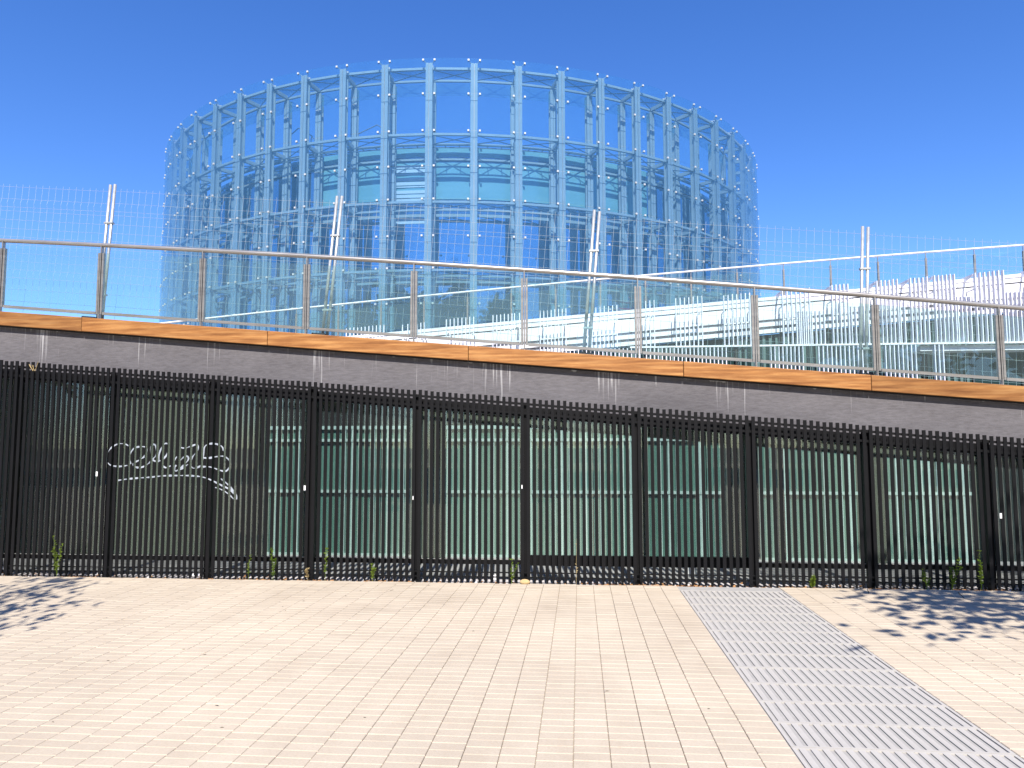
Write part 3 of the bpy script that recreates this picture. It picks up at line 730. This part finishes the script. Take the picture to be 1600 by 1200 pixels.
# outer panes: one mesh per row, linked round the front; the far side as one ring
def pane_mesh(z1, z0, r, name, mt, sub=3):
    mb = MB(); g_ = .008 / r; zz = .010
    vs = []
    for s_ in range(sub + 1):
        a = g_ + (STEP - 2 * g_) * s_ / sub
        for rr in (r, r - .02):
            for z in (z0 + zz, z1 - zz): vs.append(pol(a, rr, z))
    fs = []
    for s_ in range(sub):
        k = s_ * 4; j = k + 4
        fs += [(k, j, j + 1, k + 1), (j + 2, k + 2, k + 3, j + 3), (k + 1, j + 1, j + 3, k + 3), (k + 2, j + 2, j, k)]
    fs += [(0, 1, 3, 2), (sub * 4 + 1, sub * 4, sub * 4 + 2, sub * 4 + 3)]
    mb.add(vs, fs); return mb.mesh(name, mt)
front = set(range(0, 33)); rest_p = MB()
for k in range(len(rowz) - 1):
    mt = M['glass_tower']
    me = pane_mesh(rowz[k], rowz[k + 1], RG, 'glass_pane', mt)
    for i in range(NB):
        th = TH0 + i * STEP
        ang = (th + math.pi) % (2 * math.pi) - math.pi
        if k < 8 and -R(98) < ang < R(98) :
            link('glass_pane', me, tw, (0, 0, 0), (0, 0, th))
        else:
            c, s_ = math.cos(th), math.sin(th); b = len(rest_p.v)
            rest_p.v += [(v.co.x * c - v.co.y * s_, v.co.x * s_ + v.co.y * c, v.co.z) for v in me.vertices]
            for p in me.polygons: rest_p.f.append(tuple(b + q for q in p.vertices)); rest_p.mi.append(0); rest_p.tone.append(.5)
rest_p.build('rear_panes', M['glass_tower'], tw, kind='stuff')
# inner glass parapet under the top inner beam and the top soffit glass
me = pane_mesh(21.40, 20.72, RI + .1, 'inner_pane', M['glass_edge'], 1)
for i in range(NB): link('inner_pane', me, tw, (0, 0, 0), (0, 0, TH0 + i * STEP))
sf = MB()
for i in range(NB):
    a = TH0 + i * STEP
    q = [pol(a, RI + .1, 21.74), pol(a + STEP, RI + .1, 21.74), pol(a + STEP, RO - .1, 21.74), pol(a, RO - .1, 21.74)]
    sf.hexa([p_ for p_ in q] + [p_ + Vector((0, 0, .02)) for p_ in q])
sf.build('glass_soffit', M['glass_edge'], tw)
# the drum inside
bands = [(18.00, 17.52, RD, 'drum_teal'), (17.52, 17.40, RD - .05, 'drum_dark'), (17.40, 17.30, RD + .03, 'tower_paint'), (17.30, 17.18, RD - .05, 'drum_dark'), (17.18, 15.10, RD, 'drum_teal'),
         (15.10, 14.30, RD - .06, 'drum_dark'), (14.30, 14.14, RD, 'tower_paint'), (14.14, 11.30, RD, 'drum_blue'), (11.30, 10.60, RD - .06, 'drum_dark'), (10.60, 10.48, RD, 'tower_paint'), (10.48, 7.6, RD, 'drum_blue'),
         (7.6, 7.0, RD - .06, 'drum_dark'), (7.0, -1.0, RD, 'drum_blue')]
for z1, z0, r, mk in bands:
    big = z1 - z0 > .45
    if big and z0 > 7:
        me = pane_mesh(z1, z0, r, 'drum_panel', M[mk], 2)
        mb2 = pane_mesh(z1, z0, r, 'drum_panel', M['drum_blue'], 2)
        for i in range(NB):
            an = (TH0 + (i + .5) * STEP + math.pi) % (2 * math.pi) - math.pi
            link('drum_panel', me if -R(16) < an < R(38) else mb2, tw, (0, 0, 0), (0, 0, TH0 + i * STEP))  # teal only in the front bays: sunlit look put into the panel colour
    else:
        rb = MB()
        for i in range(NB * 2):
            a = TH0 + i * STEP / 2; b = a + STEP / 2
            p = [pol(a, r - .1, z0), pol(b, r - .1, z0), pol(b, r, z0), pol(a, r, z0)]
            rb.hexa([p[3], p[2], p[1], p[0]] + [q + Vector((0, 0, z1 - z0)) for q in (p[3], p[2], p[1], p[0])])
        rb.build('drum_band', M[mk], tw)
core = MB(); nn = 60
for i in range(nn):
    a = 2 * math.pi * i / nn; b = a + 2 * math.pi / nn
    q = [pol(a, RD - .4, -1), pol(b, RD - .4, -1), pol(b, RD - .4, 17.9), pol(a, RD - .4, 17.9)]
    core.add(q, [(0, 1, 2, 3)]); core.add([pol(a, RD - .4, 17.9), pol(b, RD - .4, 17.9), Vector((0, 0, 17.9))], [(0, 1, 2)])
core.build('drum_core', M['drum_dark'], tw)
# one bay of the drum shows closed white blinds
ib = 14
for z in [17.05 - .235 * k for k in range(9)]:
    if abs(z - 16.6) < .12 or abs(z - 15.9) < .12: hgt = .09
    else: hgt = .20
    me = pane_mesh(z, z - hgt, RD + .06, 'blind_slat', M['white'], 1); link('blind_slat', me, tw, (0, 0, 0), (0, 0, TH0 + ib * STEP))
me = pane_mesh(14.10, 13.75, RD + .06, 'blind_slat', M['white'], 1); link('blind_slat', me, tw, (0, 0, 0), (0, 0, TH0 + ib * STEP))
# red sign fixed low on the drum
sg = thing('red_sign', 'small faded red bar sign inside the right lower part of the glass tower', 'sign', (TC.x, TC.y, 0))
mb = MB()
ths = math.atan2(6.9 + 0, 20.9) 
for (u0, u1, z0, z1) in ((-.9, .5, 10.02, 10.09), (-1.7, 0.1, 9.70, 9.78), (-.7, 0.0, 9.3, 9.72), (.1, 2.0, 9.62, 9.70), (1.85, 1.98, 8.9, 9.62), (-.5, .6, 9.15, 9.22), (-1.6, -.7, 9.35, 9.42), (-.4, 2.0, 8.85, 8.92)):
    a = R(36) + u0 / RI; b = R(36) + u1 / RI
    p = [pol(a, RI + .28, z0), pol(b, RI + .28, z0), pol(b, RI + .32, z0), pol(a, RI + .32, z0)]
    mb.hexa([p[3], p[2], p[1], p[0]] + [q + Vector((0, 0, z1 - z0)) for q in (p[3], p[2], p[1], p[0])])
mb.build('sign_bars', M['red'], sg)
# hooked lamps on the drum roof
for k, (px_, dirn, sc_) in enumerate(((-15.0, 1, 1.0), (-13.2, -1, 1.25))):
    a = math.atan2(px_ - TC.x, 19.0)
    o = MB(); b0 = Vector((px_ - TC.x, -18.6, 17.9))
    o.tube([b0, b0 + Vector((0, 0, 1.2)), b0 + Vector((-.5 * dirn, 0, 2.0)), b0 + Vector((-1.3 * dirn * sc_, 0, 2.5)), b0 + Vector((-2.0 * dirn * sc_, 0, 1.9)), b0 + Vector((-2.1 * dirn * sc_, 0, 1.5))], .035, 5)
    o.tube([b0 + Vector((-.5 * dirn, 0, 2.0)), b0 + Vector((-.55 * dirn, 0, 1.5))], .03, 5)
    ob = o.build('hooked_lamp', M['tower_dark']); ob.location = (TC.x, TC.y, 0)
    tag(ob, ['thin dark hooked lamp on the tower roof, bending right, the left one', 'thin dark hooked lamp on the tower roof, bending left, the right one'][k], 'roof lamp', 'hooked lamps on the tower roof')

# ------------------------------------------------------------------ trees behind and beside the camera (they cast the dappled shade and fill the reflections)
def make_tree(seed, h, spread, leafn, leaf, trunk_r, mt, crown_base=.35):
    r_ = random.Random(seed); tr = MB(); lv = MB(); tips = []
    top = Vector((r_.uniform(-.3, .3), r_.uniform(-.3, .3), h * .62))
    tr.tube([(0, 0, -.1), (top.x * .3, top.y * .3, h * .2), (top.x * .7, top.y * .7, h * .42), top], [trunk_r, trunk_r * .8, trunk_r * .62, trunk_r * .4], 9)
    for k in range(15):
        z = h * r_.uniform(crown_base, .62); a = k * 2.4 + r_.uniform(-.3, .3)
        s0 = Vector((top.x * z / h, top.y * z / h, z)); rad = spread * r_.uniform(.6, 1) * (1 - .3 * (z / h))
        e = s0 + Vector((math.cos(a) * rad, math.sin(a) * rad, h * r_.uniform(.12, .36)))
        m1 = s0.lerp(e, .5) + Vector((0, 0, h * .05))
        tr.tube([s0, m1, e], [trunk_r * .3, trunk_r * .18, trunk_r * .05], 6)
        for j in range(5):
            f_ = s0.lerp(e, r_.uniform(.45, 1)); g2 = f_ + Vector((r_.gauss(0, 1), r_.gauss(0, 1), r_.gauss(.3, .7))) * spread * .16
            tr.tube([f_, g2], [trunk_r * .07, trunk_r * .03], 4); tips.append(g2)
        tips.append(e)
    for k in range(leafn):
        c = tips[r_.randrange(len(tips))]; s_ = spread * .13
        p = c + Vector((r_.gauss(0, s_), r_.gauss(0, s_), r_.gauss(0, s_ * .8)))
        a = Vector((r_.gauss(0, 1), r_.gauss(0, 1), r_.gauss(0, .6))).normalized() * leaf * r_.uniform(.6, 1.2)
        b = a.cross(Vector((r_.gauss(0, 1), r_.gauss(0, 1), r_.gauss(0, 1))).normalized()).normalized() * leaf * .55
        lv.add([p - a, p + b, p + a, p - b], [(0, 1, 2, 3)])
    return tr.mesh('trunk', M['bark'], True), lv.mesh('crown', mt)
def plant_tree(meshes, name, label, loc, rz=0, sc_=1, group=None):
    t = thing(name, label, 'tree', loc, group); t.rotation_euler = (0, 0, rz); t.scale = (sc_,) * 3
    link('trunk', meshes[0], t); link('crown', meshes[1], t); return t
TREE_R = (8.2, 1.2); TREE_L = (-8.9, 1.0)
ta = make_tree(11, 6.6, 2.9, 1500, .13, .14, M['leaf'])
plant_tree(ta, 'street_tree', 'young leafy street tree on the paving right of the camera, outside the picture', (6.0, 4.45, 0), .5).scale = (1.15, .36, 1)
tb_ = make_tree(23, 6.0, 2.1, 750, .12, .12, M['leaf'])
plant_tree(tb_, 'street_tree', 'young leafy street tree on the paving left of the camera, outside the picture', (-5.55, 2.7, 0), 1.7).scale = (1, .5, 1)
big = [make_tree(31, 19, 7.5, 9000, .55, .45, M['leaf_dark'], .22), make_tree(37, 21, 8.0, 9000, .55, .5, M['leaf_dark'], .22)]
for k in range(11):
    x = -62 + 12.4 * k + rnd.uniform(-2, 2)
    plant_tree(big[k % 2], 'plane_tree', 'tall dark leafy plane tree in the row behind the camera', (x, -36 - rnd.uniform(0, 7), 0), k * 1.3, rnd.uniform(1.25, 1.5), 'tall trees in the row behind the camera')

# ------------------------------------------------------------------ small things
def weed(x, y, h, lean_, dens, label, mt='weed', seed=0, branches=1, wide=.03):
    r_ = random.Random(seed); t = thing('weed_plant', label, 'weed', (x, y, -.01), 'weeds along the foot of the fence')
    st_ = MB(); lf = MB()
    for b in range(branches):
        hh = h * (1 if b == 0 else r_.uniform(.6, .95)); dx = lean_ * hh + (0 if b == 0 else r_.uniform(-.35, .35) * hh)
        pts = [Vector((dx * (q / 6) ** 1.5, r_.uniform(-.01, .01) - .03 * q / 6, hh * q / 6)) for q in range(7)]
        st_.tube(pts, [.0028 * (1 - q / 8) for q in range(7)], 4)
        for q in range(dens):
            f_ = r_.uniform(.25, 1); i_ = min(5, int(f_ * 6)); p = pts[i_].lerp(pts[i_ + 1], f_ * 6 - i_)
            d = Vector((r_.gauss(0, 1), r_.gauss(0, 1), r_.uniform(.2, 1.2))).normalized() * wide * r_.uniform(.5, 1.3)
            n_ = d.cross(Vector((r_.gauss(0, 1), r_.gauss(0, 1), r_.gauss(0, 1)))).normalized() * .006
            lf.add([p, p + d * .5 + n_, p + d, p + d * .5 - n_], [(0, 1, 2, 3)])
    st_.build('stem', M['dry'] if mt == 'dry' else M['weed'], t); lf.build('leaves', M[mt], t)
W_ = [(-6.62, 9.12, .52, -.10, 70, 'tall bright green weed leaning left at the left end of the fence', 'weed', 3),
      (-4.10, 9.12, .30, .12, 30, 'thin green weed right of the spray tag at the fence foot', 'weed', 1),
      (-3.78, 9.12, .40, -.05, 60, 'pale dry flowering weed, tallest one right of the tag', 'weed', 2),
      (-3.34, 9.12, .15, 0, 25, 'tiny straw coloured weed between two taller ones', 'dry', 3),
      (-3.12, 9.12, .40, .05, 60, 'narrow upright green weed below the second teal window', 'weed', 1),
      (-2.52, 9.10, .22, 0, 70, 'short dense green weed left of the middle post', 'weed', 2),
      (-.82, 9.10, .30, .02, 40, 'upright pale weed beside the tan stone', 'weed', 2),
      (-.05, 9.13, .55, .02, 8, 'very thin dry stalk right of the tan stone', 'dry', 1),
      (2.66, 9.08, .15, .1, 120, 'low leafy green weed clump right of the drain grating', 'weed', 6),
      (3.95, 9.12, .26, -.15, 22, 'sparse wiry weed in the tree shade', 'weed', 4),
      (4.22, 9.12, .36, .25, 70, 'leafy green weed leaning right in the tree shade', 'weed', 3),
      (4.55, 9.14, .46, -.05, 50, 'tall thin dark weed in the tree shade', 'weed', 3),
      (5.15, 9.12, .14, .1, 40, 'small pale weed at the right end of the fence', 'weed', 3)]
for i, (x, y, h, le, dn, lb_, mt_, br_) in enumerate(W_): weed(x, y, h, le, dn, lb_, mt_, i + 5, br_)
# straw caught on top of the slats
sw = MB(); r_ = random.Random(4)
for k in range(7):
    a = Vector((-7.12 + r_.uniform(-.02, .02), YF - .012, S(-7.1) - .11)); sw.tube([a, a + Vector((r_.uniform(-.06, .07), -.01, r_.uniform(.05, .14)))], .003, 4)
tag(sw.build('straw_tuft', M['dry']), 'yellow tuft of dry straw caught on the slat tops at top left', 'straw')
# tan stone
def rock(name, loc, sx, sy, sz, mt, seed):
    r_ = random.Random(seed); mb = MB(); rings = 6; seg = 12; vs = []
    for i in range(rings + 1):
        ph = math.pi * i / rings
        for k in range(seg):
            th = 2 * math.pi * k / seg; rr = 1 + .12 * math.sin(3 * th + seed) * math.sin(ph) + r_.uniform(-.04, .04)
            vs.append((sx * rr * math.sin(ph) * math.cos(th), sy * rr * math.sin(ph) * math.sin(th), sz * math.cos(ph) + sz * .8))
    fs = [(i * seg + k, (i + 1) * seg + k, (i + 1) * seg + (k + 1) % seg, i * seg + (k + 1) % seg) for i in range(rings) for k in range(seg)]
    mb.add(vs, fs); o = mb.build(name, mt, None, True); o.location = loc; return o
tag(rock('stone', (-.66, 9.08, -.005), .062, .04, .034, M['stone'], 3), 'flat tan stone lying at the fence foot near the middle', 'stone')
# papers caught behind the slats
for k, (x, y, z, w_, h_, rz) in enumerate(((-7.63, 9.42, .02, .10, .13, .4), (-4.92, 9.40, -.02, .12, .05, .2), (3.32, 9.44, -.02, .05, .06, .5), (3.78, 9.42, -.02, .05, .09, -.3), (3.28, 9.6, -.02, .06, .05, 1.0), (1.42, 9.9, -.02, .12, .15, 0), (-1.05, 9.4, -.02, .05, .07, .4))):
    mb = MB(); mb.add([(-w_ / 2, 0, 0), (0, .012, 0), (w_ / 2, -.006, .005), (w_ / 2, .02, h_), (0, .03, h_ * .96), (-w_ / 2, .018, h_ * .92)], [(0, 1, 4, 5), (1, 2, 3, 4)])
    o = mb.build('paper_scrap', M['paper']); o.location = (x, y, z); o.rotation_euler = (-.2, 0, rz)
    tag(o, ['largest white paper scrap behind the slats at the left end', 'low wide white paper scrap under the spray tag', 'small white paper scrap in the shade, left one of three', 'tall narrow white paper scrap in the tree shade',
            'white paper scrap on the gravel behind the others', 'white sheet on the gravel right of centre', 'small white scrap left of the tan stone'][k], 'paper', 'paper scraps behind the fence')
# dead leaves along the fence foot and gravel
lt_ = MB(); r_ = random.Random(9)
for k in range(1500):
    if k < 520: x = r_.uniform(XL + 3, XR - 2); y = YF - .03 + abs(r_.gauss(0, .16))
    else:
        c = r_.choice((-6.4, -4.1, -3.3, -2.4, .55, .95, 1.25, 2.6, 3.6, 4.4, 4.9, 5.6)); x = c + r_.gauss(0, .16); y = YF - .02 + abs(r_.gauss(0, .05)) - .02
    s_ = r_.uniform(.012, .032); a = r_.uniform(0, 6.28); tl = r_.uniform(-.5, .9)
    ca, sa = math.cos(a) * s_, math.sin(a) * s_; z = (-.026 if y > YP else .002)
    lt_.add([(x - ca, y - sa, z), (x - sa * .5, y + ca * .5, z + s_ * .6), (x + ca, y + sa, z + s_ * tl * .5 + .008), (x + sa * .5, y - ca * .5, z + .002)], [(0, 1, 2, 3)])
lt_.build('leaf_litter', M['litter'], kind='stuff', label='brown dead leaves gathered along the fence foot')
gv = MB()
for k in range(1500):
    x = r_.uniform(XL + 3, XR - 2); y = r_.uniform(YP + .04, YG - .1); s_ = r_.uniform(.006, .02) * (1 if r_.random() < .95 else 2)
    z = -.03; a = r_.uniform(0, 1.5); c_, d_ = math.cos(a) * s_, math.sin(a) * s_
    if y > YP2 - .05 and r_.random() < .3: continue
    gv.add([(x - c_, y - d_, z), (x + d_, y - c_, z), (x + c_, y + d_, z), (x - d_, y + c_, z), (x + s_ * .1, y, z + s_ * .9)], [(0, 1, 4), (1, 2, 4), (2, 3, 4), (3, 0, 4)])
gv.build('gravel_stones', M['gravel'], kind='stuff')
# twigs and dark bits on the paving
bits = [(3.18, 8.78, 'short crooked dark twig at the edge of the tree shade, left one'), (4.1, 8.6, 'short crooked dark twig in the right tree shade, middle one'), (4.55, 8.1, 'short dark twig in the tree shade, right one')]
for k, (x, y, lb_) in enumerate(bits):
    mb = MB(); mb.tube([(0, 0, .004), (.012, .03, .02), (.004, .05, .035), (.02, .08, .05)], .004, 5)
    o = mb.build('twig', M['twig']); o.location = (x, y, 0); o.rotation_euler = (0, 0, rnd.uniform(-.5, .5)); tag(o, lb_, 'twig', 'twigs on the paving')
db = MB()
for k in range(70):
    x = r_.uniform(-7, 6.5); y = r_.uniform(4.3, 9.0)
    if TX0 < x < TX1: continue
    s_ = r_.uniform(.006, .02); a = r_.uniform(-.4, .4)
    db.add([(x - s_, y - a * s_, .002), (x, y - s_ * .3, .007), (x + s_, y + a * s_, .003), (x, y + s_ * .3, .004)], [(0, 1, 2, 3)])
db.build('leaf_crumbs', M['twig'], kind='stuff', label='tiny dark leaf crumbs scattered over the paving')
